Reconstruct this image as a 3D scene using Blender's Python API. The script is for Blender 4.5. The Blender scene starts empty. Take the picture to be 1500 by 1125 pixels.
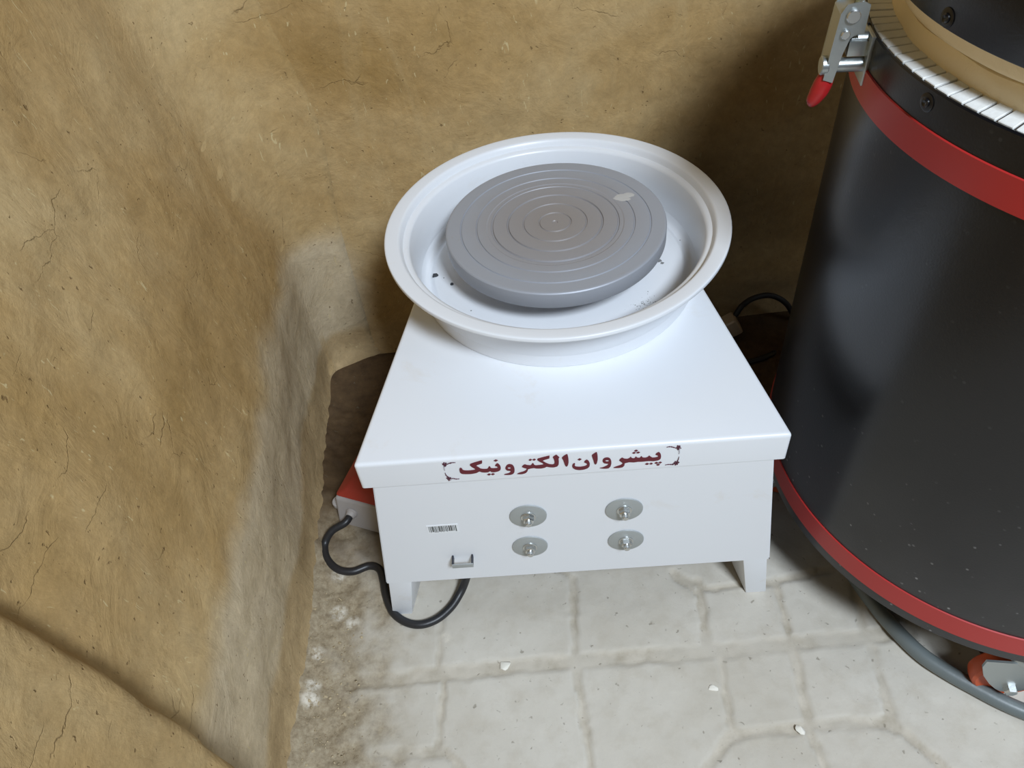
import bpy, bmesh, math, random
import numpy as np
from mathutils import Vector, Matrix, noise

random.seed(7)
C = bpy.context.scene.collection
PI = math.pi

# ------------------------------------------------------------------ camera
F_PX, PITCH, ROLL, CAM_Z = 1150.69, 0.8131, -0.1222, 1.0932
_cp, _sp = math.cos(PITCH), math.sin(PITCH)
_c, _s = math.cos(ROLL), math.sin(ROLL)
FWD = Vector((0, _cp, -_sp))
_U0 = Vector((0, _sp, _cp)); _R0 = Vector((1, 0, 0))
RIGHT = _c * _R0 + _s * _U0
UP = -_s * _R0 + _c * _U0
EYE = Vector((0, 0, CAM_Z))


def sight(px, py):
    return FWD + (px - 750) / F_PX * RIGHT - (py - 562.5) / F_PX * UP


def at_z(px, py, z=0.0):
    r = sight(px, py); return EYE + r * ((z - CAM_Z) / r.z)


def at_y(px, py, y):
    r = sight(px, py); return EYE + r * (y / r.y)


def at_plane(px, py, p0, n):
    r = sight(px, py); return EYE + r * ((p0 - EYE).dot(n) / r.dot(n))


cam_d = bpy.data.cameras.new('camera')
cam_d.sensor_fit = 'HORIZONTAL'; cam_d.sensor_width = 36
cam_d.lens = F_PX / 1500 * 36
cam_d.clip_start = 0.01
cam = bpy.data.objects.new('camera', cam_d); C.objects.link(cam)
cam.matrix_world = Matrix(((RIGHT.x, UP.x, -FWD.x, 0), (RIGHT.y, UP.y, -FWD.y, 0),
                           (RIGHT.z, UP.z, -FWD.z, CAM_Z), (0, 0, 0, 1)))
bpy.context.scene.camera = cam


# --------------------------------------------------------------- materials
def srgb(r, g, b):
    f = lambda c: ((c / 255 + .055) / 1.055) ** 2.4 if c > 10 else c / 255 / 12.92
    return (f(r), f(g), f(b), 1)


class NT:
    """small helper around a material's node tree"""
    def __init__(self, name):
        self.m = bpy.data.materials.new(name); self.m.use_nodes = True
        self.t = self.m.node_tree
        self.b = self.t.nodes['Principled BSDF']
        self.co = self.n('ShaderNodeTexCoord').outputs['Object']

    def n(self, kind, **kw):
        nd = self.t.nodes.new(kind)
        for k, v in kw.items():
            if k in nd.inputs.keys(): self.set(nd, k, v)
            else: setattr(nd, k, v)
        return nd

    def set(self, nd, k, v):
        if hasattr(v, 'is_linked') or isinstance(v, bpy.types.NodeSocket): self.t.links.new(v, nd.inputs[k])
        else: nd.inputs[k].default_value = v

    def p(self, **kw):
        for k, v in kw.items(): self.set(self.b, k.replace('_', ' '), v)

    def noise(self, scale, detail=4, rough=.55, dist=0., co=None, stretch=None):
        co = co or self.co
        if stretch:
            mp = self.n('ShaderNodeMapping'); self.t.links.new(co, mp.inputs[0]); mp.inputs['Scale'].default_value = stretch
            if len(stretch) > 3: pass
            co = mp.outputs[0]
        nd = self.n('ShaderNodeTexNoise'); self.t.links.new(co, nd.inputs['Vector'])
        nd.inputs['Scale'].default_value = scale; nd.inputs['Detail'].default_value = detail
        nd.inputs['Roughness'].default_value = rough; nd.inputs['Distortion'].default_value = dist
        return nd.outputs['Fac']

    def ramp(self, fac, stops):
        r = self.n('ShaderNodeValToRGB'); self.t.links.new(fac, r.inputs[0])
        e = r.color_ramp.elements
        while len(e) < len(stops): e.new(.5)
        for el, (p, c) in zip(e, stops):
            el.position = p; el.color = c if isinstance(c, tuple) else (c, c, c, 1)
        return r.outputs[0]

    def mix(self, fac, a, b, mode='MIX'):
        m = self.n('ShaderNodeMix', data_type='RGBA', blend_type=mode)
        for i, v in ((0, fac), (6, a), (7, b)):
            if isinstance(v, bpy.types.NodeSocket): self.t.links.new(v, m.inputs[i])
            else: m.inputs[i].default_value = v
        return m.outputs[2]

    def math(self, op, a, b=0.):
        m = self.n('ShaderNodeMath', operation=op)
        for i, v in ((0, a), (1, b)):
            if isinstance(v, bpy.types.NodeSocket): self.t.links.new(v, m.inputs[i])
            else: m.inputs[i].default_value = v
        return m.outputs[0]

    def attr(self, name):
        return self.n('ShaderNodeAttribute', attribute_name=name).outputs['Fac']

    def bump(self, h, strength=.3, dist=.002):
        b = self.n('ShaderNodeBump'); b.inputs['Strength'].default_value = strength
        b.inputs['Distance'].default_value = dist
        self.t.links.new(h, b.inputs['Height']); self.t.links.new(b.outputs[0], self.b.inputs['Normal'])


def simple(name, col, rough=.5, metal=0., spec=.5, coat=0., bump=None):
    k = NT(name); k.p(Base_Color=col, Roughness=rough, Metallic=metal)
    k.b.inputs['Specular IOR Level'].default_value = spec
    k.b.inputs['Coat Weight'].default_value = coat
    if bump: k.bump(k.noise(bump[0], 5), bump[1], bump[2])
    return k.m


def plaster(name):
    k = NT(name)
    big = k.noise(3.2, 6, .6, .4)
    mid = k.noise(14, 8, .65, .8)
    fine = k.noise(160, 5, .6); grain = k.noise(55, 8, .75, .4)
    yel = k.ramp(big, [(.30, srgb(150, 121, 74)), (.48, srgb(167, 139, 94)), (.68, srgb(182, 158, 116))])
    gry = k.ramp(mid, [(.3, srgb(182, 165, 135)), (.7, srgb(197, 181, 153))])
    tan = k.ramp(mid, [(.3, srgb(164, 139, 100)), (.7, srgb(180, 155, 114))])
    col = k.mix(k.attr('dado'), yel, gry)
    col = k.mix(k.attr('foot'), col, tan)
    col = k.mix(.55, col, k.ramp(grain, [(.3, .36), (.7, .64)]), 'OVERLAY')
    # faint paler trowel streaks
    st = k.noise(9, 5, .6, 1.5, stretch=(1, .6, .25))
    col = k.mix(k.ramp(st, [(.55, 0.), (.75, .30)]), col, srgb(190, 168, 126))
    dk = k.noise(22, 8, .7, 1.2)
    col = k.mix(k.ramp(dk, [(.60, 0.), (.74, .35)]), col, srgb(136, 106, 62))
    # chopped-straw flecks and little pits
    fl = k.noise(110, 2, .5, 1.5, stretch=(1, 1, .3))
    col = k.mix(k.ramp(fl, [(.70, 0.), (.74, .7)]), col, srgb(198, 180, 136))
    pit = k.noise(150, 2, .4, .3)
    pitm = k.ramp(pit, [(.22, 1.), (.29, 0.)])
    col = k.mix(k.math('MULTIPLY', pitm, .6), col, srgb(98, 76, 48))
    # hairline cracks: edges of distorted cells, kept only where a slow noise allows
    wob = k.n('ShaderNodeTexNoise'); k.t.links.new(k.co, wob.inputs['Vector']); wob.inputs['Scale'].default_value = 9; wob.inputs['Detail'].default_value = 6
    mx = k.n('ShaderNodeMix', data_type='VECTOR'); mx.inputs[0].default_value = .10
    k.t.links.new(k.co, mx.inputs[4]); k.t.links.new(wob.outputs['Color'], mx.inputs[5])
    vo = k.n('ShaderNodeTexVoronoi', feature='DISTANCE_TO_EDGE'); vo.inputs['Scale'].default_value = 7
    mp = k.n('ShaderNodeMapping'); mp.inputs['Scale'].default_value = (1, 1, 2.4); k.t.links.new(mx.outputs[1], mp.inputs[0])
    k.t.links.new(mp.outputs[0], vo.inputs['Vector'])
    crack = k.ramp(vo.outputs['Distance'], [(0., 1.), (.007, 0.)])
    gate = k.ramp(k.noise(10, 3, .6), [(.56, 0.), (.66, 1.)])
    cr = k.math('MULTIPLY', crack, gate)
    cr = k.math('MULTIPLY', cr, k.math('SUBTRACT', 1., k.attr('dado')))
    col = k.mix(k.math('MULTIPLY', cr, .4), col, srgb(92, 68, 38))
    k.p(Base_Color=col, Roughness=.93)
    k.b.inputs['Specular IOR Level'].default_value = .15
    h = k.math('ADD', k.math('MULTIPLY', mid, 1.1), k.math('MULTIPLY', fine, .16))
    h = k.math('SUBTRACT', h, k.math('MULTIPLY', cr, .35))
    h = k.math('SUBTRACT', h, k.math('MULTIPLY', pitm, .3))
    k.bump(h, .6, .006)
    return k.m


def floor_mat():
    k = NT('cement_tile')
    big = k.noise(4, 6, .6, .4); mid = k.noise(28, 7, .65); fine = k.noise(240, 3, .6)
    tile = k.ramp(big, [(.3, srgb(184, 177, 163)), (.7, srgb(204, 199, 188))])
    tile = k.mix(k.ramp(mid, [(.48, 0.), (.75, .5)]), tile, srgb(174, 165, 148))
    grout = k.ramp(mid, [(.3, srgb(164, 155, 138)), (.62, srgb(192, 184, 169))])
    col = k.mix(k.attr('joint'), tile, grout)
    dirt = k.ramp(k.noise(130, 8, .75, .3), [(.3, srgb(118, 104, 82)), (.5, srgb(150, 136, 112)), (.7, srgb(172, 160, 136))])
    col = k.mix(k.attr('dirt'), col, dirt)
    col = k.mix(k.attr('mud'), col, k.ramp(k.noise(30, 6, .7), [(.3, srgb(70, 54, 38)), (.7, srgb(100, 80, 56))]))  # dark mud colour, with the shade behind the wheel painted in
    lime = k.math('MULTIPLY', k.attr('lime'), k.ramp(k.noise(70, 6, .7), [(.42, 0.), (.56, 1.)]))
    col = k.mix(lime, col, srgb(206, 199, 184))
    pit = k.ramp(k.noise(110, 2, .5, .4), [(.24, 1.), (.31, 0.)])
    col = k.mix(k.math('MULTIPLY', pit, .55), col, srgb(112, 104, 88))
    k.p(Base_Color=col, Roughness=.85); k.b.inputs['Specular IOR Level'].default_value = .25
    h = k.math('ADD', k.math('MULTIPLY', mid, .5), k.math('MULTIPLY', fine, .12))
    h = k.math('SUBTRACT', h, k.math('MULTIPLY', pit, .3))
    k.bump(h, .5, .003)
    return k.m


def kiln_black():
    k = NT('black_powder_coat')
    vo = k.n('ShaderNodeTexVoronoi'); vo.inputs['Scale'].default_value = 85; k.t.links.new(k.co, vo.inputs['Vector'])
    vo.inputs['Randomness'].default_value = 1
    sp = k.ramp(vo.outputs['Distance'], [(.10, 1.), (.18, 0.)])
    sel = k.ramp(k.noise(30, 3, .6), [(.52, 0.), (.60, 1.)])
    low = k.n('ShaderNodeSeparateXYZ'); k.t.links.new(k.co, low.inputs[0])
    zz = k.ramp(low.outputs['Z'], [(.16, 1.), (.40, .05)])
    m = k.math('MULTIPLY', k.math('MULTIPLY', sp, sel), zz)
    col = k.mix(m, srgb(13, 13, 17), srgb(165, 165, 165))
    dust = k.ramp(k.noise(8, 5, .6), [(.35, .25), (.7, .6)])
    col = k.mix(k.math('MULTIPLY', dust, k.math('MULTIPLY', zz, .55)), col, srgb(84, 84, 87))
    k.p(Base_Color=col, Roughness=.28); k.b.inputs['Specular IOR Level'].default_value = .5
    k.bump(k.noise(420, 2), .12, .0008)
    return k.m


def white_paint():
    k = NT('white_enamel')
    col = k.mix(k.ramp(k.noise(11, 6, .65, .5), [(.62, 0.), (.80, .5)]), srgb(226, 229, 233), srgb(214, 206, 194))
    k.p(Base_Color=col, Roughness=.33); k.b.inputs['Specular IOR Level'].default_value = .45
    return k.m


def wheelhead_mat():
    k = NT('cast_aluminium')
    sx = k.n('ShaderNodeSeparateXYZ'); k.t.links.new(k.co, sx.inputs[0])
    r = k.math('SQRT', k.math('ADD', k.math('POWER', sx.outputs[0], 2.), k.math('POWER', sx.outputs[1], 2.)))
    rr = k.math('ADD', r, k.math('MULTIPLY', k.math('SUBTRACT', k.noise(20, 5), .5), .03))
    col = k.ramp(k.math('MULTIPLY', rr, 6.), [(.15, srgb(151, 146, 144)), (.5, srgb(156, 155, 158)), (.75, srgb(162, 166, 174))])
    cl = k.noise(26, 7, .7, .8)
    col = k.mix(k.ramp(cl, [(.62, 0.), (.72, .6)]), col, srgb(160, 157, 152))
    k.p(Base_Color=col, Roughness=.5, Metallic=.2); k.b.inputs['Specular IOR Level'].default_value = .4
    k.bump(k.noise(120, 4), .12, .001)
    return k.m


M = dict(
    plaster=plaster('mud_plaster'), floor=floor_mat(), white=white_paint(), black=kiln_black(), head=wheelhead_mat(),
    red_band=simple('red_painted_steel', srgb(176, 44, 42), .38, 0, .5),
    maroon=simple('maroon_vinyl', srgb(98, 16, 34), .45),
    ornament=simple('dark_maroon_vinyl', srgb(84, 34, 52), .5),
    zinc=simple('zinc_plated_steel', srgb(176, 182, 182), .34, .85, .5, 0, (90, .25, .001)),
    washer=simple('galvanised_washer', srgb(172, 177, 177), .42, .45, .5, 0, (160, .3, .001)),
    steel=simple('bright_steel', srgb(205, 207, 206), .25, .9),
    dark_steel=simple('dark_steel', srgb(70, 72, 80), .4, .7),
    rubber=simple('black_rubber', srgb(38, 38, 40), .42, 0, .5, 0, (140, .25, .001)),
    grey_rubber=simple('grey_rubber', srgb(104, 112, 112), .4, 0, .5, 0, (60, .2, .002)),
    grey_plastic=simple('grey_plastic', srgb(178, 172, 168), .5),
    red_plastic=simple('red_plastic', srgb(172, 62, 48), .4, 0, .5, 0, (60, .15, .001)),
    grip=simple('red_vinyl_grip', srgb(158, 30, 32), .35),
    brick=simple('cream_firebrick', srgb(236, 220, 186), .9, 0, .2, 0, (70, .5, .003)),
    fibre=simple('white_ceramic_fibre', srgb(222, 224, 222), .95, 0, .1, 0, (120, .4, .002)),
    slit=simple('dark_gap', srgb(70, 66, 62), .95, 0, .1),
    paper=simple('white_paper', srgb(230, 233, 236), .6),
    ink=simple('black_ink', srgb(60, 62, 58), .6),
    orange=simple('orange_polyurethane', srgb(196, 84, 42), .45),
    clay=simple('dark_clay', srgb(58, 60, 64), .9),
    clay_grey=simple('grey_clay', srgb(128, 128, 128), .9),
    chip=simple('white_plaster_chip', srgb(226, 222, 210), .9),
    pale=simple('clear_pale_plastic', srgb(206, 186, 158), .35),
    rope=simple('olive_rope', srgb(110, 104, 72), .8, 0, .3, 0, (300, .5, .002)),
)


# ----------------------------------------------------------------- helpers
def new_obj(name, bm, mat, parent=None, smooth=True, angle=35):
    me = bpy.data.meshes.new(name)
    bmesh.ops.recalc_face_normals(bm, faces=bm.faces)
    bm.to_mesh(me); bm.free()
    mats = mat if isinstance(mat, (list, tuple)) else [mat]
    for m in mats: me.materials.append(m)
    if smooth:
        me.polygons.foreach_set('use_smooth', [True] * len(me.polygons))
        me.set_sharp_from_angle(angle=math.radians(angle))
    o = bpy.data.objects.new(name, me); C.objects.link(o)
    if parent is not None: o.parent = parent
    return o


def thing(name, label, cat, loc=(0, 0, 0), rotz=0., group=None):
    o = bpy.data.objects.new(name, None); C.objects.link(o)
    o.location = loc; o.rotation_euler = (0, 0, rotz); o.empty_display_size = .05
    o['label'] = label; o['category'] = cat
    if group: o['group'] = group
    return o


def tag(o, label, cat, group=None):
    o['label'] = label; o['category'] = cat
    if group: o['group'] = group
    return o


def bm_box(bm, x0, x1, y0, y1, z0, z1, bev=0., seg=2, mtx=None):
    vs = [bm.verts.new(p) for p in ((x0, y0, z0), (x1, y0, z0), (x1, y1, z0), (x0, y1, z0),
                                    (x0, y0, z1), (x1, y0, z1), (x1, y1, z1), (x0, y1, z1))]
    return _hexa(bm, vs, bev, seg, mtx)


def _hexa(bm, vs, bev, seg, mtx=None):
    fs = [bm.faces.new([vs[i] for i in q]) for q in ((3, 2, 1, 0), (4, 5, 6, 7), (0, 1, 5, 4), (1, 2, 6, 5), (2, 3, 7, 6), (3, 0, 4, 7))]
    if mtx is not None: bmesh.ops.transform(bm, matrix=mtx, verts=vs)
    if bev > 0:
        es = {e for f in fs for e in f.edges}
        bmesh.ops.bevel(bm, geom=list(es), offset=bev, segments=seg, affect='EDGES', profile=.6)


def bm_hexa(bm, pts, bev=0., seg=2):
    _hexa(bm, [bm.verts.new(p) for p in pts], bev, seg)


def bm_lathe(bm, prof, n=96, cx=0., cy=0., close=False, mtx=None):
    """profile of (r, z); r=0 ends are closed to a point"""
    rings = []
    made = []
    for r, z in prof:
        if r < 1e-6:
            v = bm.verts.new((cx, cy, z)); rings.append([v]); made.append(v)
        else:
            ring = [bm.verts.new((cx + r * math.cos(2 * PI * i / n), cy + r * math.sin(2 * PI * i / n), z)) for i in range(n)]
            rings.append(ring); made += ring
    pairs = list(zip(rings, rings[1:])) + ([(rings[-1], rings[0])] if close else [])
    for a, b in pairs:
        for i in range(n):
            j = (i + 1) % n
            q = [a[i % len(a)], a[j % len(a)], b[j % len(b)], b[i % len(b)]]
            u = []
            for v in q:
                if v not in u: u.append(v)
            if len(u) >= 3: bm.faces.new(u)
    if mtx is not None: bmesh.ops.transform(bm, matrix=mtx, verts=made)


def spline(pts, per=10):
    pts = [Vector(p) for p in pts]
    P = [2 * pts[0] - pts[1]] + pts + [2 * pts[-1] - pts[-2]]
    out = []
    for i in range(1, len(P) - 2):
        a, b, c, d = P[i - 1:i + 3]
        for k in range(per):
            t = k / per
            out.append(.5 * ((2 * b) + (c - a) * t + (2 * a - 5 * b + 4 * c - d) * t * t + (3 * b - a - 3 * c + d) * t ** 3))
    out.append(pts[-1]); return out


def bm_tube(bm, pts, r, n=14, per=10, radii=None, raw=False):
    path = [Vector(p) for p in pts] if raw else spline(pts, per)
    up = Vector((0, 0, 1)); prev = None; rings = []
    for i, p in enumerate(path):
        t = (path[min(i + 1, len(path) - 1)] - path[max(i - 1, 0)]).normalized()
        if prev is None:
            a = t.cross(up if abs(t.z) < .9 else Vector((1, 0, 0))).normalized()
        else:
            a = (prev - t * prev.dot(t)).normalized()
        prev = a; b = t.cross(a)
        rr = r if radii is None else float(np.interp(i / max(1, len(path) - 1), np.linspace(0, 1, len(radii)), radii))
        rings.append([bm.verts.new(p + (a * math.cos(2 * PI * k / n) + b * math.sin(2 * PI * k / n)) * rr) for k in range(n)])
    for a, b in zip(rings, rings[1:]):
        for k in range(n): bm.faces.new((a[k], a[(k + 1) % n], b[(k + 1) % n], b[k]))
    bm.faces.new(rings[0][::-1]); bm.faces.new(rings[-1])


def bm_cyl(bm, p, d, r, h, n=24, bev=0.):
    d = Vector(d).normalized(); q = Vector((0, 0, 1)).rotation_difference(d).to_matrix().to_4x4()
    m = Matrix.Translation(Vector(p)) @ q
    prof = [(0, 0), (r - bev, 0), (r, bev), (r, h - bev), (r - bev, h), (0, h)] if bev else [(0, 0), (r, 0), (r, h), (0, h)]
    bm_lathe(bm, prof, n, mtx=m)


def ss(a, b, x):
    t = np.clip((x - a) / (b - a), 0, 1); return t * t * (3 - 2 * t)


def vnoise(X, Y, Z, sc, oct=3, seed=0.):
    out = np.empty(X.shape)
    it = np.nditer([X, Y, Z], flags=['multi_index'])
    for x, y, z in it:
        out[it.multi_index] = noise.fractal(Vector((float(x) * sc + seed, float(y) * sc, float(z) * sc)), 1., 2., oct)
    return out


def grid_obj(name, P, mat, attrs=None, flip=False):
    """P: (n, m, 3) array of points"""
    n, m = P.shape[:2]
    idx = np.arange(n * m).reshape(n, m)
    q = np.stack([idx[:-1, :-1], idx[1:, :-1], idx[1:, 1:], idx[:-1, 1:]], -1).reshape(-1, 4)
    if flip: q = q[:, ::-1]
    me = bpy.data.meshes.new(name)
    me.from_pydata(P.reshape(-1, 3).tolist(), [], q.tolist())
    me.materials.append(mat)
    for k, v in (attrs or {}).items():
        a = me.attributes.new(k, 'FLOAT', 'POINT'); a.data.foreach_set('value', v.reshape(-1).astype(np.float32))
    me.polygons.foreach_set('use_smooth', [True] * len(me.polygons)); me.update()
    o = bpy.data.objects.new(name, me); C.objects.link(o); o['kind'] = 'structure'
    return o


# ------------------------------------------------------------- the setting
XL = -.352                                   # foot of the left wall
LEAN = .24                                   # it leans back above the grey dado


def back_y(x): return 1.172 - .02 * (x + .35)


# left wall: surface x(y, z)
ys = np.concatenate([np.arange(-.9, .15, .03), np.arange(.15, 1.09, .008), np.arange(1.09, 1.262, .0018)])
zs = np.arange(-.02, 1.62, .009)
Y, Z = np.meshgrid(ys, zs, indexing='ij')
low = vnoise(Y * 0 + 3.1, Y, Z, 3.0, 3); med = vnoise(Y * 0 + 9.7, Y, Z, 14, 4)


def lean(z): return np.where(z > .26, (z - .26) ** 2 / (z - .26 + .08), 0)


def fillet(d, r): q = np.clip(r - d, 0, r); return r - np.sqrt(np.maximum(r * r - q * q, 0))


def rad(z): return .085 + .06 * ss(.25, .55, z)


def base_x(z): return XL - LEAN * lean(z) + .014 * np.clip(1 - z / .05, 0, 1) ** 2


def base_y(z): return 1.172 + .05 * np.maximum(z - .3, 0) - .016 * np.clip(1 - z / .06, 0, 1) ** 2


dl = base_y(Z) - Y; calm = ss(.0, .22, dl)
X = base_x(Z) + (low * .010 + med * .0028) * calm
edge = .318 - .10 * np.clip(.50 - Z, 0, .5) ** 1.2 + .010 * vnoise(Y * 0 + 1.3, Y * 0, Z, 7, 2)
X = X + .038 * (1 - ss(-.024, .008, Y - edge)) + .010 * (1 - ss(-.25, 0, Y - edge)) * (1 - ss(-.03, .01, Y - edge))
# soft fillet into the back wall
X = X + fillet(dl, rad(Z)) 
dn = vnoise(Y * 0 + 5.5, Y, Z, 9, 3)
dado = .9 - .9 * ss(.27, .33, Z + dn * .03)
dado = dado * ss(-.012, .02, Y - edge)
foot = .85 * (1 - ss(.086, .110, Z + dn * .03 + .03 * (Y - .7)))
grid_obj('wall_left', np.stack([X, Y, Z], -1), M['plaster'], dict(dado=dado, foot=foot), flip=True)

# back wall: surface y(x, z)
xs = np.concatenate([np.arange(-.80, .95, .009), np.arange(.95, 2.0, .04)])
Xb, Zb = np.meshgrid(xs, zs, indexing='ij')
low = vnoise(Xb, Xb * 0 + 7.7, Zb, 3.0, 3); med = vnoise(Xb, Xb * 0 + 2.2, Zb, 16, 4)
db = Xb - base_x(Zb); calm = ss(.10, .28, db)
Yb = base_y(Zb) - .02 * (Xb + .35) * calm + (low * .008 + med * .0026) * calm
Yb = Yb - fillet(np.maximum(db, 0), rad(Zb)) + .0035 * (1 - ss(rad(Zb) * .55, rad(Zb) * 1.5, db))
dn = vnoise(Xb, Xb * 0 + 4.4, Zb, 9, 3)
dado = (1 - ss(.285, .31, Zb + dn * .02)) * (1 - ss(-.30, -.22, Xb + dn * .06)) * .9
foot = 1 - ss(.05, .10, Zb + dn * .03)
grid_obj('wall_back', np.stack([Xb, Yb, Zb], -1), M['plaster'], dict(dado=dado, foot=foot))

# floor: cement pavers, grooved joints, dirt along the left wall
fx = np.concatenate([np.arange(-.5, .80, .0038), np.arange(.80, 2.0, .05)])
fy = np.concatenate([np.arange(-1.2, .22, .05), np.arange(.22, 1.02, .0038), np.arange(1.02, 1.36, .02)])
FX, FY = np.meshgrid(fx, fy, indexing='ij')
joints = [  # pixel polylines of the joints and half widths in metres
    ([(838, 846), (843, 968), (866, 1130)], .0065), ([(1023, 850), (1035, 945)], .0075), ([(1054, 962), (1072, 1066)], .006),
    ([(1136, 850), (1156, 934)], .006), ([(1163, 955), (1183, 1052)], .008), ([(1182, 1062), (1212, 1135)], .006),
    ([(1277, 948), (1312, 1068)], .007), ([(1252, 860), (1268, 935)], .006),
    ([(520, 1000), (600, 992), (744, 977), (864, 966), (1030, 956), (1155, 943), (1330, 926)], .0125),
    ([(1068, 1076), (1180, 1064), (1308, 1056)], .008), ([(1068, 1076), (1030, 1135)], .007), ([(1312, 1062), (1400, 1140)], .007),
    ([(1000, 848), (1036, 862), (1140, 851), (1225, 832)], .006), ([(985, 838), (1020, 868)], .006),
    ([(550, 1105), (652, 1102)], .008), ([(652, 1102), (690, 1140)], .006), ([(650, 1000), (640, 1100)], .005),
    ([(648, 905), (640, 985)], .005), ([(712, 760), (838, 846)], .004),
]
J = np.zeros(FX.shape)
wn = np.zeros(FX.shape); sel = (FX < .82) & (FY > .2) & (FY < 1.03)
wn[sel] = vnoise(FX[sel][None], FY[sel][None], FX[sel][None] * 0, 40, 3)[0]
wn2 = np.zeros(FX.shape); wn2[sel] = vnoise(FX[sel][None], FY[sel][None], FX[sel][None] * 0 + 5, 12, 3)[0]
for line, hw in joints:
    P = [at_z(*p) for p in line]
    for a, b in zip(P, P[1:]):
        dx, dy = b.x - a.x, b.y - a.y; L2 = dx * dx + dy * dy
        t = np.clip(((FX - a.x) * dx + (FY - a.y) * dy) / L2, 0, 1)
        dist = np.hypot(FX - a.x - t * dx, FY - a.y - t * dy) + wn * .003
        J = np.maximum(J, 1 - ss(hw * .7, hw * 1.05, dist))
J = J * np.clip(.85 + wn2 * .8, .35, 1)
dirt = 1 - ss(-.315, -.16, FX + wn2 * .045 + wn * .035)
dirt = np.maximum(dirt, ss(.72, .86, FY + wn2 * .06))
mud_shade = ss(.66, .84, FY + wn2 * .08)  # mud towards the back, doubling as painted shade around the wheel
lime = np.zeros(FX.shape)
for px, py, r in ((468, 962, .013), (462, 1010, .012), (459, 1030, .016), (497, 900, .016), (518, 912, .014), (498, 846, .014), (652, 930, .008), (655, 935, .008)):
    c = at_z(px, py); lime = np.maximum(lime, 1 - ss(r * .4, r, np.hypot(FX - c.x, FY - c.y)))
FZ = -J * .0035 + wn * .0006 + wn2 * .0008 + dirt * (wn * .005 + .003) + .022 * np.clip(1 - (FX - XL) / .06, 0, 1) ** 2
grid_obj('floor', np.stack([FX, FY, FZ], -1), M['floor'], dict(joint=J, dirt=dirt, lime=lime, mud=mud_shade))

# ------------------------------------------------------- the pottery wheel
WO = Vector((.0571, .5594, 0)); WA = math.atan2(-.0645, .9979)     # front middle, turned with the lid
wheel = thing('pottery_wheel', 'white steel pottery wheel with round splash pan and grey wheel head, on four legs', 'pottery wheel', WO, WA)
WM = Matrix.Translation(WO) @ Matrix.Rotation(WA, 4, 'Z'); WI = WM.inverted()
LID_Z, LIP = .380, .045
TAP = .189


def quad_ring(hw, y0, y1, z, tap=TAP):
    """front-left, front-right, back-right, back-left"""
    return [(-hw, y0, z), (hw, y0, z), (hw - tap * (y1 - y0), y1, z), (-hw + tap * (y1 - y0), y1, z)]


def shell(bm, lo, hi, thick, top):
    """folded sheet: four walls with an inner skin, and a top when asked"""
    L = [bm.verts.new(p) for p in lo]; H = [bm.verts.new(p) for p in hi]
    cl = sum((Vector(p) for p in lo), Vector()) / 4; ch = sum((Vector(p) for p in hi), Vector()) / 4

    def ins(p, c):
        q = Vector(p); d = c - q
        return (q.x + math.copysign(thick, d.x), q.y + math.copysign(thick, d.y), q.z)
    Li = [bm.verts.new(ins(p, cl)) for p in lo]
    dz = thick if top else 0
    Hi = [bm.verts.new((ins(p, ch)[0], ins(p, ch)[1], p[2] - dz)) for p in hi]
    outer = []
    for i in range(4):
        j = (i + 1) % 4
        outer.append(bm.faces.new((L[i], L[j], H[j], H[i])))
        bm.faces.new((Hi[i], Hi[j], Li[j], Li[i])); bm.faces.new((Li[i], Li[j], L[j], L[i]))
        if not top: bm.faces.new((H[i], H[j], Hi[j], Hi[i]))
    if top:
        t = bm.faces.new(H); bm.faces.new(Hi[::-1])
        es = set(t.edges) | {e for f in outer for e in f.edges if (e.verts[0] in L) != (e.verts[1] in L)}
        bmesh.ops.bevel(bm, geom=list(es), offset=.0055, segments=4, affect='EDGES', profile=.6)


bm = bmesh.new()
shell(bm, quad_ring(.2533, 0, .556, LID_Z - LIP), quad_ring(.2533, 0, .556, LID_Z), .002, True)
table = new_obj('table_top', bm, M['white'], wheel, angle=50)

# cabinet below, flaring towards the floor
FLARE = .13
hwz = lambda z: .2405 + FLARE * (.335 - z)
bm = bmesh.new()
shell(bm, quad_ring(hwz(.100), .004, .545, .100), quad_ring(hwz(.372), .004, .545, .372), .002, False)
es = [e for e in bm.edges if abs(e.verts[0].co.z - e.verts[1].co.z) > .1]
bmesh.ops.bevel(bm, geom=es, offset=.0018, segments=2, affect='EDGES')
body = new_obj('cabinet', bm, M['white'], wheel)


def leg(sx, back):
    bm = bmesh.new()
    pts = []
    for z in (0.0, .16):
        o = hwz(z); w = .030 if z == 0 else .036
        y0 = .0065 if not back else .543 - (.052 if z == 0 else .062)
        y1 = (.058 if z == 0 else .066) if not back else .543
        ring = []
        for x_, y_ in ((o - w, y0), (o, y0), (o, y1), (o - w, y1)):
            x_ = x_ - TAP * (y_ - .004) - .0025
            ring.append((sx * x_, y_, z))
        if sx < 0: ring = [ring[1], ring[0], ring[3], ring[2]]
        pts += ring
    bm_hexa(bm, pts, .0022, 2)
    return new_obj('leg', bm, M['white'], wheel)


for sx in (-1, 1):
    for back in (False, True): leg(sx, back)

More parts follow.
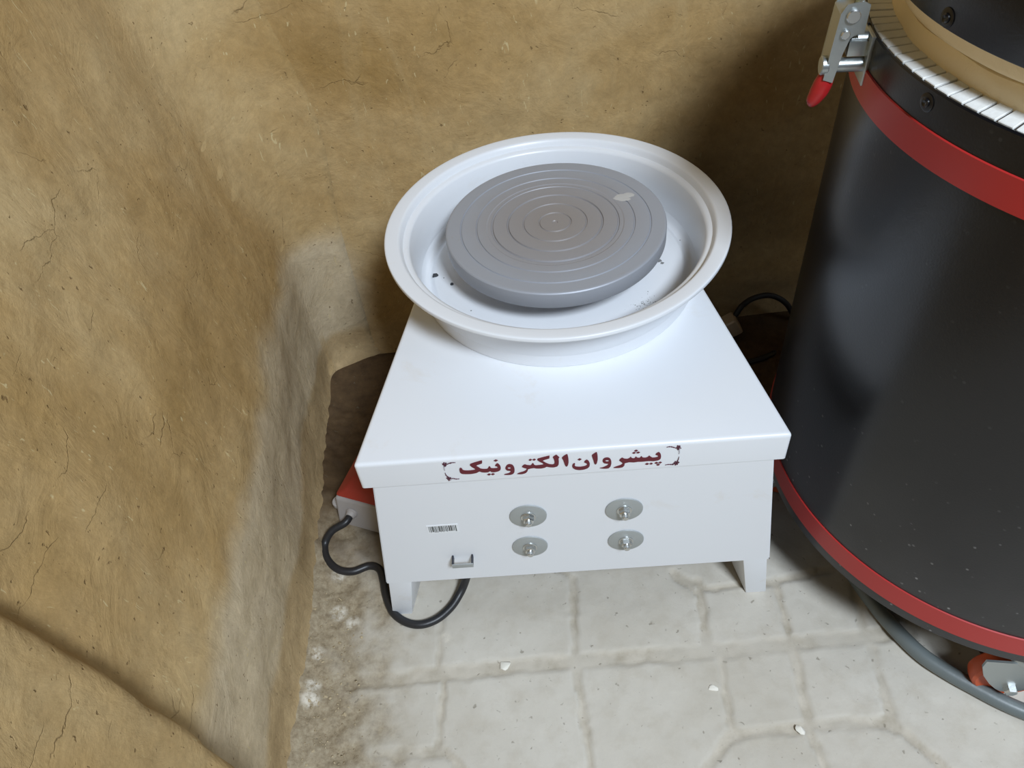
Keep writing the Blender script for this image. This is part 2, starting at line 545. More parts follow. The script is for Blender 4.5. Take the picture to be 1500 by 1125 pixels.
# splash pan
PX, PY = .0063, .3260
bm = bmesh.new()
z0 = LID_Z
out = [(.1890, 0), (.1918, .001), (.1930, .020), (.1965, .055), (.2000, .0725), (.2012, .0750), (.2035, .0768), (.2060, .0775), (.2280, .0810), (.2312, .0814), (.2324, .0824), (.2326, .0834), (.2326, .0868), (.2322, .0876), (.2314, .0881)]
inn = [(.2300, .0882), (.2280, .0882), (.2160, .0872), (.2145, .0869), (.2132, .0862), (.2120, .0848), (.2105, .0820), (.2090, .0785), (.2010, .0560), (.1945, .0250), (.1905, .0130), (.1850, .0090), (.1800, .0105), (.1765, .0150), (.1730, .0165), (.10, .0172), (0, .0176)]
bm_lathe(bm, [(r, z0 + z) for r, z in out + inn], 128, 0, 0)
pan = new_obj('splash_pan', bm, M['white'], wheel, angle=60); pan.location = (PX, PY, 0)

# wheel head with turned grooves
bm = bmesh.new()
RW, ZT, ZB = .1495, .0852, .0600
prof = [(0, ZB), (.1455, ZB), (RW - .001, ZB + .0015), (RW, ZB + .004), (RW, ZT - .003), (RW - .0004, ZT - .0016), (RW - .0016, ZT - .0004), (RW - .003, ZT), (RW - .0045, ZT)]
for k in range(6, 0, -1):
    r = .0214 * k; w = .0013 if k not in (3, 4) else .0016
    dz = .0014 if k not in (3, 4) else .0020
    if k == 4:       # a broader worn channel outside the fourth ring
        prof += [(r + .008, ZT), (r + .0065, ZT - .0007), (r + .0015, ZT - .0007)]
    prof += [(r + w, ZT - (.0 if k != 4 else .0007)), (r + w * .4, ZT - dz), (r - w * .4, ZT - dz), (r - w, ZT)]
prof += [(.004, ZT), (.0030, ZT - .001), (0, ZT - .001)]
bm_lathe(bm, prof, 128)
head = new_obj('wheel_head', bm, M['head'], wheel, angle=22); head.location = (PX, PY, z0)
head['label'] = 'grey aluminium wheel head with turned rings'
bm = bmesh.new(); bm_lathe(bm, [(0, .0165), (.048, .0165), (.048, .026), (.030, .030), (.030, .0605), (0, .0605)], 48)
hub = new_obj('hub', bm, M['white'], wheel); hub.location = (PX, PY, z0)

# washers with bolts on the front panel
for wx, wz in ((-.0575, .2475), (-.0600, .1752), (.0648, .2478), (.0685, .1752)):
    bm = bmesh.new(); fy_ = .004
    m = Matrix.Translation((0, 0, 0)) @ Matrix.Rotation(PI / 2, 4, 'X')
    bm_lathe(bm, [(0, 0), (.0233, 0), (.0240, .0006), (.0236, .0020), (.0228, .0023), (0, .0023)], 48, mtx=m)
    wa = new_obj('washer', bm, M['washer'], wheel); wa.location = (wx, fy_, wz)
    bm = bmesh.new()
    bm_lathe(bm, [(0, .0023), (.0098, .0023), (.0098, .0036), (.0090, .0040), (0, .0040)], 32, mtx=m)
    bm_lathe(bm, [(0, .0040), (.0078, .0040), (.0078, .0090), (.0066, .0102), (0, .0102)], 6, mtx=m @ Matrix.Rotation(random.random(), 4, 'Z'))
    bm_lathe(bm, [(0, .0102), (.0042, .0102), (.0042, .0150), (.0034, .0158), (0, .0158)], 20, mtx=m)
    new_obj('bolt', bm, M['steel'], wa, angle=25)['label'] = 'bright hexagon bolt'

# bar-code sticker
bm = bmesh.new(); bm_box(bm, -.0205, .0205, -.0004, .0002, -.0095, .0095)
st = new_obj('barcode_sticker', bm, M['paper'], wheel, smooth=False); st.location = (-.1700, .004, .2300)
bm = bmesh.new(); x = -.0180
while x < .0175:
    w = random.choice((.0006, .0008, .0012, .0017))
    bm_box(bm, x, x + w, -.0006, -.0003, -.0052 + random.choice((0, 0, -.0014)), .0072); x += w + random.choice((.0006, .0008, .0011))
new_obj('barcode', bm, M['ink'], st, smooth=False)

# small bent metal clip under it
bm = bmesh.new()
bm_box(bm, -.0150, -.0125, -.0130, .0005, -.0040, .0045, .0006)
new_obj('clip_prong', bm, M['dark_steel'], wheel).location = (-.1525, .004, .1590)
bm = bmesh.new()
bm_box(bm, .0115, .0140, -.0130, .0005, -.0040, .0045, .0006)
new_obj('clip_prong', bm, M['dark_steel'], wheel).location = (-.1525, .004, .1590)
bm = bmesh.new(); bm_box(bm, -.0150, .0140, -.0146, -.0126, -.0050, .0035, .0007)
bmm = new_obj('clip_bar', bm, M['washer'], wheel); bmm.location = (-.1525, .004, .1590)

# ---- lettering and corner ornaments on the lid's front edge
LP0 = WM @ Vector((0, 0, .36)); LN = (WM.to_3x3() @ Vector((0, -1, 0)))


def lip(px, py):
    p = WI @ at_plane(px, py, LP0, LN); return (p.x, p.z)


def closed_smooth(pts, per=4, soft=.55):
    """rounded closed outline"""
    n = len(pts); out = []
    for i in range(n):
        a, b, c, d = (Vector(pts[(i + k) % n]) for k in (-1, 0, 1, 2))
        v1 = (b - a).normalized() if (b - a).length else b; v2 = (c - b).normalized() if (c - b).length else b
        for k in range(per):
            t = k / per
            m0 = (c - a) * .5 * soft; m1 = (d - b) * .5 * soft
            out.append((2 * t ** 3 - 3 * t * t + 1) * b + (t ** 3 - 2 * t * t + t) * m0 + (-2 * t ** 3 + 3 * t * t) * c + (t ** 3 - t * t) * m1)
    return out


def fill_shapes(name, outlines, mat, parent, thick=.0003, off=.0004):
    cu = bpy.data.curves.new(name, 'CURVE'); cu.dimensions = '2D'; cu.fill_mode = 'BOTH'; cu.extrude = thick
    for o in outlines:
        s = cu.splines.new('POLY'); s.points.add(len(o) - 1); s.use_cyclic_u = True
        for p, q in zip(s.points, o): p.co = (q[0], q[1], 0, 1)
    tmp = bpy.data.objects.new('tmp', cu); C.objects.link(tmp)
    dg = bpy.context.evaluated_depsgraph_get()
    me = bpy.data.meshes.new_from_object(tmp.evaluated_get(dg)); me.name = name
    bpy.data.objects.remove(tmp); bpy.data.curves.remove(cu)
    me.transform(Matrix.Translation((0, -off, 0)) @ Matrix.Rotation(PI / 2, 4, 'X'))
    me.materials.clear(); me.materials.append(mat)
    ob = bpy.data.objects.new(name, me); C.objects.link(ob); ob.parent = parent
    return ob


A3 = lambda L: [lip(640 + x / 12.5, 630 + y / 12.5) for x, y in L]
A4 = lambda L: [lip(740 + x / 10.714, 630 + y / 10.714) for x, y in L]
A5 = lambda L: [lip(860 + x / 10., 630 + y / 10.) for x, y in L]
dia = lambda x, y, w=40, h=19: [(x - w, y + 3), (x, y - h), (x + w, y - 3), (x, y + h)]
oval = lambda x, y, a, b: [(x + a * math.cos(t * PI / 4), y + b * math.sin(t * PI / 4)) for t in range(8)]
words = [
    A3([(412, 715), (420, 690), (440, 688), (460, 700), (475, 725), (520, 735), (600, 735), (690, 722), (700, 705), (640, 670), (605, 640), (612, 615), (680, 590), (820, 552), (828, 580), (822, 605), (740, 635), (722, 650), (770, 680), (800, 700), (860, 708), (920, 705), (935, 690), (955, 660), (975, 665), (990, 690), (1040, 695), (1095, 690), (1115, 680), (1100, 660), (1065, 650), (1075, 625), (1105, 603), (1130, 615), (1160, 650), (1170, 690), (1160, 725), (1120, 750), (1050, 765), (1000, 762), (975, 745), (940, 765), (880, 770), (820, 765), (780, 752), (720, 780), (620, 798), (520, 800), (460, 795), (425, 770)]),
    A3([(1230, 812), (1250, 800), (1310, 785), (1350, 760), (1345, 742), (1290, 735), (1255, 705), (1258, 670), (1285, 632), (1330, 618), (1380, 630), (1410, 665), (1422, 710), (1420, 760), (1395, 795), (1350, 812), (1290, 815)]),
    A3(oval(1325, 690, 30, 15)),
    A4([(188, 682), (230, 662), (290, 645), (330, 620), (335, 598), (300, 590), (262, 572), (285, 545), (310, 535), (345, 545), (400, 548), (425, 520), (440, 515), (455, 540), (480, 550), (540, 545), (600, 535), (590, 515), (540, 490), (505, 465), (510, 445), (560, 430), (690, 398), (695, 420), (690, 440), (610, 465), (590, 480), (640, 510), (690, 530), (740, 535), (770, 525), (775, 490), (765, 450), (748, 420), (770, 400), (805, 385), (850, 425), (838, 440), (842, 490), (838, 535), (815, 565), (760, 580), (700, 578), (650, 570), (620, 585), (560, 597), (490, 597), (450, 590), (400, 598), (360, 610), (350, 640), (320, 670), (270, 685), (220, 688)]),
    A4([(890, 430), (920, 400), (965, 375), (980, 385), (992, 440), (995, 500), (985, 545), (965, 568), (945, 555), (930, 520), (910, 465)]),
    A4([(1052, 560), (1060, 530), (1085, 515), (1098, 525), (1090, 550), (1110, 568), (1180, 572), (1250, 560), (1285, 540), (1280, 520), (1240, 500), (1250, 478), (1280, 460), (1310, 480), (1328, 520), (1322, 565), (1290, 595), (1230, 615), (1160, 622), (1100, 612), (1065, 590)]),
    A4([(1360, 392), (1390, 365), (1435, 342), (1448, 380), (1452, 450), (1440, 510), (1420, 535), (1400, 520), (1385, 470)]),
    A5([(185, 553), (230, 542), (290, 515), (315, 490), (300, 488), (250, 480), (228, 455), (232, 425), (255, 405), (295, 397), (330, 407), (352, 440), (355, 485), (340, 530), (310, 555), (250, 560)]),
    A5(oval(294, 446, 28, 12)),
    A5([(385, 548), (430, 528), (490, 508), (520, 485), (510, 468), (470, 440), (490, 415), (515, 400), (545, 415), (590, 418), (620, 405), (640, 388), (655, 405), (690, 410), (715, 385), (735, 400), (770, 402), (795, 378), (815, 398), (860, 400), (890, 388), (910, 370), (930, 385), (960, 400), (1010, 395), (1040, 385), (1035, 368), (1002, 355), (1015, 335), (1050, 318), (1075, 340), (1083, 375), (1075, 415), (1040, 438), (970, 450), (920, 448), (860, 452), (800, 458), (740, 460), (680, 468), (620, 465), (575, 475), (550, 485), (545, 515), (515, 540), (460, 550)]),
]
dots = [A3(dia(1078, 553)), A3(dia(955, 808, 36, 18)), A3(dia(1025, 803, 36, 18)), A4(dia(395, 463, 28, 15)), A4(dia(455, 460, 28, 15)), A4(dia(1168, 456, 32, 17)),
        A5(dia(718, 298, 28, 14)), A5(dia(688, 330, 28, 13)), A5(dia(748, 325, 28, 13)), A5(dia(878, 492, 30, 14)), A5(dia(938, 488, 26, 13)), A5(dia(1015, 477, 28, 14)), A5(dia(1070, 472, 26, 13)), A5(dia(1040, 503, 28, 15))]
fill_shapes('lettering', [closed_smooth(w) for w in words] + dots, M['maroon'], table)


def ribbon(pts, w):
    P = [Vector((*lip(*p), 0)) for p in pts]; P = spline(P, 5); n = len(P); a = []; b = []
    for i, p in enumerate(P):
        t = (P[min(i + 1, n - 1)] - P[max(i - 1, 0)]).normalized(); s = Vector((-t.y, t.x, 0))
        ww = w * (.35 + .65 * math.sin(PI * min(1, max(0, (i + .6) / n)))) * (.75 + .4 * math.sin(i * 1.9))
        a.append(p + s * ww); b.append(p - s * ww)
    return a + b[::-1]


def ornament(conv, strokes, flowers):
    sh = [ribbon([conv(*p) for p in s], .00075) for s in strokes]
    for x, y, r in flowers:
        for k in range(5):
            a = k * 2 * PI / 5 + x
            cx, cy = x + r * math.cos(a), y + r * math.sin(a)
            sh.append([lip(*conv(*q)) for q in oval(cx, cy, r * .55, r * .5)])
    return fill_shapes('corner_ornament', sh, M['ornament'], table)


c3 = lambda x, y: (640 + x / 12.5, 630 + y / 12.5)
c5 = lambda x, y: (860 + x / 10., 630 + y / 10.)
ornament(c3, [[(340, 592), (290, 592), (230, 602), (190, 622), (155, 640)], [(150, 640), (130, 680), (142, 735)], [(150, 780), (170, 825), (212, 862), (232, 885)], [(240, 890), (300, 882), (350, 892), (412, 890)], [(95, 610), (140, 625), (185, 600)], [(170, 872), (215, 890), (262, 868)]],
         [(140, 622, 26), (150, 648, 14), (228, 888, 26), (200, 872, 14), (250, 600, 9)])
ornament(c5, [[(1165, 248), (1215, 240), (1262, 248), (1310, 262)], [(1330, 262), (1348, 300), (1346, 345)], [(1345, 388), (1335, 425), (1315, 460), (1300, 478)], [(1290, 482), (1250, 500), (1195, 500), (1142, 508)], [(1290, 262), (1335, 245), (1380, 262)], [(1270, 470), (1305, 488), (1352, 468)]],
         [(1340, 250, 23), (1330, 270, 12), (1300, 482, 22), (1330, 470, 11), (1255, 498, 8)])

# ---- clay left in the pan: crumbs (things) and splatter
zpan = z0 + .0170
cpan = WM @ Vector((PX, PY, 0))


def pebble(name, p, r, mat, label, cat, group=None, squash=.7):
    bm = bmesh.new(); sd = random.random() * 50
    if name == 'plaster_chip':
        for _k in range(11):
            q = Vector((random.gauss(0, 1), random.gauss(0, 1), random.gauss(0, 1))).normalized() * r * random.uniform(.8, 1.35)
            bm.verts.new((q.x * 1.15, q.y * .85, q.z))
        bmesh.ops.convex_hull(bm, input=bm.verts)
        bmesh.ops.delete(bm, geom=[v for v in bm.verts if not v.link_faces], context='VERTS')
        bmesh.ops.bevel(bm, geom=list(bm.edges), offset=r * .05, segments=1, affect='EDGES')
    else: bmesh.ops.create_icosphere(bm, subdivisions=3, radius=r)
    for v in bm.verts:
        k = 1 + (.35 if name != 'plaster_chip' else .1) * noise.noise(v.co / r * 1.3 + Vector((sd, 0, 0))); v.co *= k; v.co.z *= squash
    o = new_obj(name, bm, mat); zm = min(v.co.z for v in o.data.vertices)
    o.location = (p.x, p.y, p.z - zm - .0004); tag(o, label, cat, group); return o


pebble('clay_crumb', at_z(638, 406, zpan - .004), .0042, M['clay'], 'larger dark clay crumb at the left edge of the white pan floor', 'crumb', 'clay crumbs in the pan')
pebble('clay_crumb', at_z(662, 417, zpan - .0002), .0023, M['clay'], 'tiny dark clay crumb in the pan close to the wheel head', 'crumb', 'clay crumbs in the pan')
bm = bmesh.new()


def speck(px, py, r, z=zpan - .0002):
    p = WI @ at_z(px, py, z); n = random.randint(5, 8); ph = random.random() * 6
    lo = [bm.verts.new((p.x + r * random.uniform(.6, 1.2) * math.cos(ph + 2 * PI * i / n), p.y + r * random.uniform(.6, 1.2) * math.sin(ph + 2 * PI * i / n), p.z)) for i in range(n)]
    top = bm.verts.new((p.x, p.y, p.z + r * .08))
    for i in range(n): bm.faces.new((lo[i], lo[(i + 1) % n], top))
    bm.faces.new(lo[::-1])


for _ in range(95): speck(random.gauss(936, 15), random.gauss(447, 9), random.uniform(.0004, .0011))
for px, py, r in ((966, 382, .0042), (970, 385, .003), (962, 380, .0028), (690, 455, .0012), (720, 478, .0012), (949, 427, .001), (760, 470, .0008), (996, 352, .0012), (650, 407, .0012)): speck(px, py, r)
sp = new_obj('clay_splatter', bm, M['clay_grey'], pan, smooth=True); sp['kind'] = 'stuff'
sp.matrix_parent_inverse = Matrix.Translation((-PX, -PY, 0))
# a smear of dried clay on the wheel head and a dab on its far rim
bm = bmesh.new()


def smear(cx, cy, z, r, sx=1., sy=1.):
    n = 22; c = bm.verts.new((cx, cy, z + .0006)); lo = []
    for i in range(n):
        a = 2 * PI * i / n; k = r * (1 + .45 * noise.noise(Vector((math.cos(a) * 1.6 + cx * 90, math.sin(a) * 1.6, 2))))
        lo.append(bm.verts.new((cx + k * sx * math.cos(a), cy + k * sy * math.sin(a), z + .0001)))
    for i in range(n): bm.faces.new((lo[i], lo[(i + 1) % n], c))


for px, py, r, a, b in ((909, 289, .0085, 1.2, .8), (921, 286, .007, 1.1, .8), (915, 292, .006, 1.4, .7)):
    p = WI @ at_z(px, py, z0 + ZT); smear(p.x - PX, p.y - PY, ZT, r, a, b)
new_obj('clay_smear', bm, simple('dried_clay', srgb(182, 180, 176), .9), head)

# --------------------------------------------------------------- the kiln
KX, KY, KR = .6756, .6455, .3134
KZ = .7643
kiln = thing('kiln', 'black round electric kiln with red bands, standing on casters beside the white wheel', 'kiln', (KX, KY, 0))


def on_kiln(px, py, R=KR):
    r = sight(px, py); a = r.x ** 2 + r.y ** 2; b = -2 * (r.x * KX + r.y * KY); c = KX * KX + KY * KY - R * R
    t = (-b - math.sqrt(b * b - 4 * a * c)) / (2 * a); p = EYE + r * t
    return math.atan2(p.y - KY, p.x - KX), p.z


bm = bmesh.new()
bm_lathe(bm, [(.0, .134), (KR - .010, .134), (KR - .002, .130), (KR, .132), (KR, KZ - .0015), (KR - .0015, KZ), (KR - .003, KZ - .0005), (KR - .003, KZ - .020), (.2, KZ - .020), (0, KZ - .02)], 192)
new_obj('shell', bm, M['black'], kiln, angle=40)


def band(za, zb, t=.0018):
    bm = bmesh.new()
    bm_lathe(bm, [(KR + .0001, za), (KR + t, za + .0006), (KR + t, zb - .0006), (KR + .0001, zb)], 192)
    new_obj('red_band', bm, M['red_band'], kiln)['label'] = 'red painted steel band'


band(.7030, .7334); band(.1493, .1850)

# slit white fibre ring on the rim
bm = bmesh.new(); NS = 124
for i in range(NS):
    a0 = 2 * PI * (i + .07) / NS; a1 = 2 * PI * (i + .93) / NS
    off = -.010; ri, ro = .2865, KR - .0032
    loop = []
    for (r, a) in ((ri, a0 + off), (ro, a0), (ro, a1), (ri, a1 + off)): loop.append((r * math.cos(a), r * math.sin(a)))
    zt = KZ + .0005 + .0006 * random.random()
    bm_hexa(bm, [(x, y, KZ - .019) for x, y in loop] + [(x, y, zt) for x, y in loop], .0006, 1)
new_obj('fibre_ring', bm, M['fibre'], kiln, smooth=False)
bm = bmesh.new(); bm_lathe(bm, [(.285, KZ - .0012), (KR - .0045, KZ - .0012), (KR - .0045, KZ - .018), (.285, KZ - .018)], 160, close=True)
new_obj('ring_bed', bm, M['slit'], kiln)
# brick rim
bm = bmesh.new(); prof = [(.20, KZ - .02), (.287, KZ - .018), (.2875, KZ + .012), (.2855, KZ + .018), (.276, KZ + .0195), (.20, KZ + .0195)]
bm_lathe(bm, prof, 160)
for v in bm.verts:
    r = math.hypot(v.co.x, v.co.y)
    if r > .25: k = 1 + .006 * noise.noise(v.co * 25); v.co.x *= k; v.co.y *= k; v.co.z += .0015 * noise.noise(v.co * 18)
new_obj('brick_rim', bm, M['brick'], kiln, angle=50)

LR = .301
# lid: firebrick plug in a black steel hoop
bm = bmesh.new()
bm_lathe(bm, [(LR - .006, KZ + .040), (LR - .0005, KZ + .0380), (LR, KZ + .039), (LR, KZ + .098), (LR - .002, KZ + .100), (LR - .012, KZ + .1003), (LR - .02, KZ + .1006), (0, KZ + .103)], 192)
lid = new_obj('lid', bm, M['black'], kiln, angle=40)
bm = bmesh.new()
bm_lathe(bm, [(0, KZ + .0205), (.286, KZ + .0205), (.2905, KZ + .0225), (.2935, KZ + .027), (.2965, KZ + .037), (.2975, KZ + .040), (.2935, KZ + .042), (.2935, KZ + .095), (0, KZ + .095)], 160)
for v in bm.verts:
    r = math.hypot(v.co.x, v.co.y)
    if .25 < r and v.co.z < KZ + .05: k = 1 + .006 * noise.noise(v.co * 22); v.co.x *= k; v.co.y *= k; v.co.z += .002 * noise.noise(v.co * 15 + Vector((3, 0, 0)))
new_obj('lid_brick', bm, M['brick'], lid, angle=50)


def rivet(phi, z, parent, KR=KR):
    bm = bmesh.new()
    m = Matrix.Rotation(phi, 4, 'Z') @ Matrix.Translation((KR - .0003, 0, z)) @ Matrix.Rotation(PI / 2, 4, 'Y')
    bm_lathe(bm, [(.0078, 0), (.0078, .0008), (.0070, .0012), (.0040, .0012), (.0038, .0024), (.0026, .0036), (.0010, .0032), (0, .0026)], 24, mtx=m)
    new_obj('rivet', bm, M['black'], parent)


ph, zz = on_kiln(1358, 150)
for k in range(8): rivet(ph + k * PI / 4, zz, kiln)
ph, zz = on_kiln(1388, 26, LR)
for k in range(8): rivet(ph + k * PI / 4, zz, lid, LR)
# a little slot on the rim beside the clamp
ph, zz = on_kiln(1270, 46)
bm = bmesh.new(); bm_box(bm, KR - .001, KR + .0014, -.0022, .0022, zz - .009, zz + .009, .0008, 1, Matrix.Rotation(ph, 4, 'Z'))
new_obj('slot_screw', bm, M['dark_steel'], kiln)

# toggle clamp: x = outwards, y = along the rim, z up
CPH = math.radians(170)
clamp = bpy.data.objects.new('toggle_clamp', None); C.objects.link(clamp); clamp.parent = kiln
clamp.location = (KR * math.cos(CPH), KR * math.sin(CPH), 0); clamp.rotation_euler = (0, 0, CPH)
bm = bmesh.new()
bm_box(bm, -.001, .003, -.016, .016, .7180, .7640, .0008)           # back plate
bm_box(bm, .002, .020, -.0100, .0100, .7440, .7580, .001)          # pivot block
bm_cyl(bm, (.002, .006, .7350), (1, 0, 0), .0068, .036, 20, .001)
bm_cyl(bm, (.034, .006, .7350), (1, 0, 0), .0088, .007, 20, .001)
new_obj('clamp_base', bm, M['zinc'], clamp)
bm = bmesh.new()
lev = [(.010, .766), (.010, .792), (.016, .795), (.030, .793), (.034, .785), (.0355, .760), (.0375, .724), (.0285, .721), (.0250, .748), (.0215, .762), (.018, .766)]
for ya in (-.0135, .0120):
    lo = [bm.verts.new((x_, ya, z_)) for x_, z_ in lev]; hi = [bm.verts.new((x_, ya + .0016, z_)) for x_, z_ in lev]
    bm.faces.new(lo); bm.faces.new(hi[::-1])
    for i in range(len(lev)):
        j = (i + 1) % len(lev); bm.faces.new((lo[i], lo[j], hi[j], hi[i]))
bm_hexa(bm, [(.0335, -.0125, .785), (.0345, -.0125, .785), (.0345, .0125, .785), (.0335, .0125, .785), (.0155, -.0125, .7955), (.0165, -.0125, .7955), (.0165, .0125, .7955), (.0155, .0125, .7955)])
bm_hexa(bm, [(.0357, -.0125, .724), (.0373, -.0125, .724), (.0373, .0125, .724), (.0357, .0125, .724), (.0325, -.0125, .785), (.0340, -.0125, .785), (.0340, .0125, .785), (.0325, .0125, .785)])
bm_cyl(bm, (-.001, .0, .756), (1, 0, 0), .0080, .020, 20, .001)
bm_cyl(bm, (.0185, -.0125, .770), (0, 1, 0), .0065, .025, 20, .001)
new_obj('lever', bm, M['zinc'], clamp)
for z_, x_, r_ in ((.783, .0230, .0062), (.767, .0265, .0042)):
    bm = bmesh.new(); bm_cyl(bm, (x_, .0132, z_), (0, 1, 0), r_, .0035, 20, .0009)
    new_obj('rivet', bm, M['steel'], clamp)
bm = bmesh.new()
bm_tube(bm, [(.0330, .006, .729), (.0340, .006, .721), (.0372, .006, .709), (.0420, .006, .698), (.0440, .006, .695)], .008, 18, 6, radii=[.0062, .0078, .0090, .0088, .0070, .0045, .0025])
for v in bm.verts: v.co.y = .006 + (v.co.y - .006) * .8
new_obj('grip', bm, M['grip'], clamp)['label'] = 'red vinyl grip'
bm = bmesh.new()
bm_tube(bm, [(.022, -.008, .772), (.020, -.008, .800), (.008, -.006, .822), (.004, 0, .830), (.008, .006, .822), (.020, .008, .800), (.022, .008, .772)], .0022, 10, 8)
new_obj('pull_wire', bm, M['rope'], clamp)
bm = bmesh.new()
bm_box(bm, -.001, .004, -.013, .013, .812, .842, .001); bm_box(bm, .002, .012, -.010, .010, .824, .829, .001)
new_obj('catch_plate', bm, M['zinc'], clamp)

# casters
cc = at_z(1479, 1016, .044)
cphi = math.atan2(cc.y - KY, cc.x - KX); crad = math.hypot(cc.x - KX, cc.y - KY)


def caster(phi, swivel):
    e = bpy.data.objects.new('caster', None); C.objects.link(e); e.parent = kiln
    rr = min(crad - .027, .283)
    e.location = (rr * math.cos(phi), rr * math.sin(phi), 0); e.rotation_euler = (0, 0, swivel)
    # local: wheel axis along y
    m = Matrix.Translation((0, .0, .042)) @ Matrix.Rotation(PI / 2, 4, 'X')
    bm = bmesh.new(); bm_lathe(bm, [(0, -.014), (.012, -.014), (.030, -.011), (.037, -.013), (.0405, -.010), (.042, -.004), (.042, .004), (.0405, .010), (.037, .013), (.030, .011), (.012, .014), (0, .014)], 48, mtx=m)
    new_obj('caster_wheel', bm, M['orange'], e)['label'] = 'orange caster wheel'
    bm = bmesh.new()
    for s in (-1, 1):
        prof = [(-.050, .112), (.050, .112), (.050, .096), (.041, .072), (.027, .050), (.015, .036), (.007, .030), (-.007, .030), (-.015, .036), (-.027, .050), (-.041, .072), (-.050, .096)]
        ya, yb = sorted((s * .0185, s * .0215))
        lo = [bm.verts.new((x_, ya, z_)) for x_, z_ in prof]; hi = [bm.verts.new((x_, yb, z_)) for x_, z_ in prof]
        bm.faces.new(lo); bm.faces.new(hi[::-1])
        for i in range(len(prof)):
            j = (i + 1) % len(prof); bm.faces.new((lo[i], lo[j], hi[j], hi[i]))
    bm_lathe(bm, [(0, .106), (.022, .106), (.026, .110), (.025, .118), (.021, .122), (.021, .127), (0, .127)], 40)
    bm_box(bm, -.036, .036, -.022, .036, .126, .1335, .001)
    new_obj('fork', bm, M['zinc'], e, angle=40)
    bm = bmesh.new(); bm_cyl(bm, (0, -.027, .042), (0, 1, 0), .0052, .054, 16, .001)
    bm_lathe(bm, [(0, .0215), (.0085, .0215), (.0085, .027), (.007, .029), (0, .029)], 6, mtx=m)
    bm_lathe(bm, [(0, .0215), (.0085, .0215), (.0085, .027), (.007, .029), (0, .029)], 6, mtx=Matrix.Translation((0, 0, .042)) @ Matrix.Rotation(-PI / 2, 4, 'X'))
    new_obj('axle_bolt', bm, M['steel'], e, angle=25)
    return e


for k in range(4):
    caster(cphi + k * PI / 2, (cphi + k * PI / 2) + PI / 2 + (.1, .8, -.5, 1.3)[k])

# --------------------------------------------------------- cables and pedal
bm = bmesh.new(); RC = .0108
path = [at_z(px, py, RC) for px, py in ((1205, 770), (1232, 816), (1262, 860), (1290, 897), (1320, 931), (1352, 961), (1390, 986), (1428, 1007), (1466, 1027), (1505, 1044), (1560, 1062))]
path = path + [path[-1] + Vector((.06, 0, 0)), path[-1] + Vector((.14, .05, 0))]
bm_tube(bm, path, RC, 18, 10)
tag(new_obj('floor_cable', bm, M['grey_rubber']), 'thick grey cable curving over the tiles in front of the black kiln', 'cable')

# pedal box beside the wheel
a = at_z(489, 727, .062); b = at_z(545, 742, .062)
dx = Vector((b.x - a.x, b.y - a.y, 0)).normalized(); pang = math.atan2(dx.y, dx.x)
pedal = thing('foot_pedal', 'grey plastic foot pedal with a red top beside the left of the white wheel', 'foot pedal', (a.x, a.y, 0), pang)
PW, PD = .088, .092
bm = bmesh.new()
bm_hexa(bm, [(.000, -.014, 0.004), (PW, -.014, .004), (PW, PD, .004), (.0, PD, .004), (0, 0, .060), (PW, 0, .060), (PW, PD, .066), (0, PD, .066)], .006, 3)
ph_ = new_obj('housing', bm, M['grey_plastic'], pedal)
bm = bmesh.new()
bm_hexa(bm, [(-.001, .001, .0605), (PW + .001, .001, .0605), (PW + .001, PD, .0665), (-.001, PD, .0665), (.016, .012, .074), (PW - .004, .012, .074), (PW - .004, PD - .010, .086), (.030, PD - .030, .086)], .005, 3)
new_obj('treadle', bm, M['red_plastic'], pedal)['label'] = 'red pedal plate'
for ex in (-.006, PW + .006):
    bm = bmesh.new(); bm_lathe(bm, [(.0028, .022), (.0100, .022), (.0115, .0235), (.0115, .0295), (.0100, .031), (.0028, .031)], 28, ex, .012, close=True)
    new_obj('screw_lug', bm, M['grey_plastic'], pedal)
bm = bmesh.new()
bm_lathe(bm, [(.0045, 0), (.010, 0), (.010, .003), (.0085, .004), (.0072, .010), (.0045, .010)], 24, close=True, mtx=Matrix.Translation((.030, -.005, .036)) @ Matrix.Rotation(PI / 2, 4, 'X'))
new_obj('cable_gland', bm, M['grey_plastic'], pedal)
PIv = (Matrix.Translation((a.x, a.y, 0)) @ Matrix.Rotation(pang, 4, 'Z')).inverted()
g0 = PIv.inverted() @ Vector((.030, -.012, .036)); g1 = PIv.inverted() @ Vector((.027, -.026, .034))
R2 = .0062
pts = [g0, g1] + [at_z(486, 778, .026), at_z(476, 797, .012), at_z(479, 818, R2 + .003), at_z(495, 834, R2 + .002), at_z(517, 837, R2 + .001), at_z(541, 829, R2), at_z(556, 834, R2), at_z(562, 852, R2),
                  at_z(566, 874, R2), at_z(576, 897, R2 + .001), at_z(594, 911, R2), at_z(616, 915, R2), at_z(640, 907, R2), at_z(661, 889, .008), at_z(674, 869, .014), at_z(681, 853, .026), at_z(685, 838, .048), at_z(688, 822, .085), at_z(700, 790, .14)]
bm = bmesh.new(); bm_tube(bm, pts, R2, 14, 10)
tag(new_obj('pedal_cable', bm, M['rubber']), 'black rubber cable looping from the grey pedal round the wheel left front leg', 'cable')

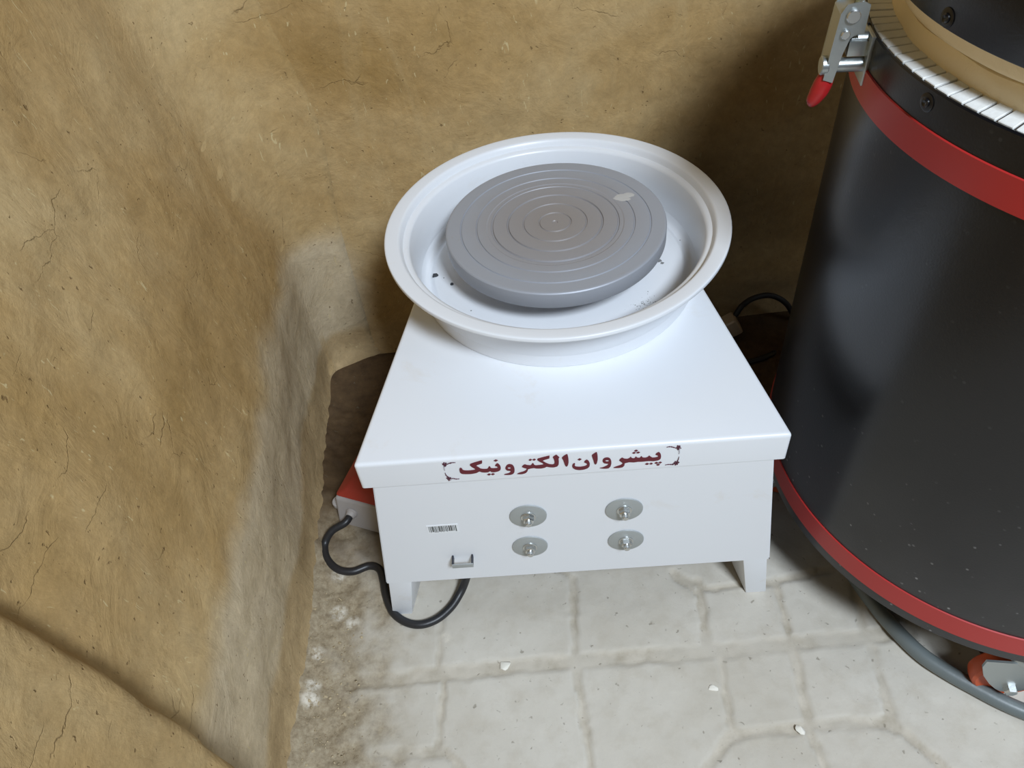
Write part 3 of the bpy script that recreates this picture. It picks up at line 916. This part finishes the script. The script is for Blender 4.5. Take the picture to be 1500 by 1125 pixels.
# mains lead behind the wheel
mains = thing('mains_lead', 'black mains lead looped by the back wall between wheel and kiln, with a pale plug', 'mains lead', at_y(1072, 474, 1.09))
MIv = Matrix.Translation(mains.location).inverted()
R3 = .0055
pts = [at_y(1077, 462, 1.095), at_y(1088, 447, 1.10), at_y(1106, 436, 1.115), at_y(1130, 433, 1.125), at_y(1151, 444, 1.12), at_y(1163, 466, 1.11), at_y(1161, 488, 1.09), at_y(1148, 508, 1.06), at_z(1124, 522, R3 + .002), at_z(1098, 530, R3), at_z(1060, 536, R3), at_z(1000, 540, R3)]
bm = bmesh.new(); bm_tube(bm, [MIv @ p for p in pts], R3, 12, 10)
new_obj('lead', bm, M['rubber'], mains)
bm = bmesh.new()
bm_box(bm, -.020, .012, -.015, .015, -.024, .018, .007, 3, Matrix.Rotation(-.5, 4, 'Y'))
bm_cyl(bm, (-.004, 0, -.015), (-.4, 0, -1), .010, .020, 20, .003)
new_obj('plug', bm, M['pale'], mains)

# chips of plaster on the tiles, and grit along the wall
for (px, py, r, lab) in ((741, 975, .0078, 'white plaster chip lying on the tile joint below the wheel front'), (1046, 1009, .0058, 'small white plaster chip on the tiles near the middle joint'), (1173, 1070, .0072, 'white plaster chip on the tiles nearest the lower right corner')):
    pebble('plaster_chip', at_z(px, py, -.0012), r, M['chip'], lab, 'chip', 'plaster chips on the floor', .45)
bm = bmesh.new()
for _ in range(260):
    px = random.gauss(485, 26); py = random.uniform(870, 1125); r = abs(random.gauss(0, .0011)) + .0006
    p = at_z(px - (py - 870) * .06, py, .003)
    if p.x < -.345: continue
    mm = Matrix.Translation((p.x, p.y, .0035 + .022 * max(0, 1 - (p.x - XL) / .06) ** 2)) @ Matrix.Rotation(random.random() * 6, 4, (random.random(), random.random(), 1)) @ Matrix.Diagonal((1, random.uniform(.5, 1), .6, 1))
    bmesh.ops.create_icosphere(bm, subdivisions=1, radius=r, matrix=mm)
g = new_obj('grit', bm, simple('dry_mud_grit', srgb(172, 156, 126), .95)); tag(g, 'loose mud grit strewn along the foot of the left wall', 'grit'); g['kind'] = 'stuff'

# ------------------------------------------------------------------ light
def area(name, loc, target, sx, sy, power, col):
    d = bpy.data.lights.new(name, 'AREA'); d.shape = 'RECTANGLE'; d.size = sx; d.size_y = sy; d.energy = power; d.color = col
    o = bpy.data.objects.new(name, d); C.objects.link(o); o.location = loc
    o.rotation_euler = (Vector(target) - Vector(loc)).to_track_quat('-Z', 'Y').to_euler(); return o


T = Vector((.12, .75, .3))
area('window_daylight', T + Vector((.33, -1, 1.24)) * 2.1, T, .62, .62, 118, (.81, .905, 1.02))
area('side_fill_light', T + Vector((1.45, -.75, 1.3)) * 1.7, T, 1.2, 1.2, 16, (.83, .91, 1))  # added fill from the right to brighten the left wall
w = bpy.data.worlds.new('room'); bpy.context.scene.world = w; w.use_nodes = True
bg = w.node_tree.nodes['Background']; bg.inputs[0].default_value = (.9, .95, 1, 1); bg.inputs[1].default_value = .012

vs = bpy.context.scene.view_settings
vs.view_transform = 'Standard'; vs.look = 'None'; vs.exposure = .08; vs.gamma = 1; vs.use_curve_mapping = False
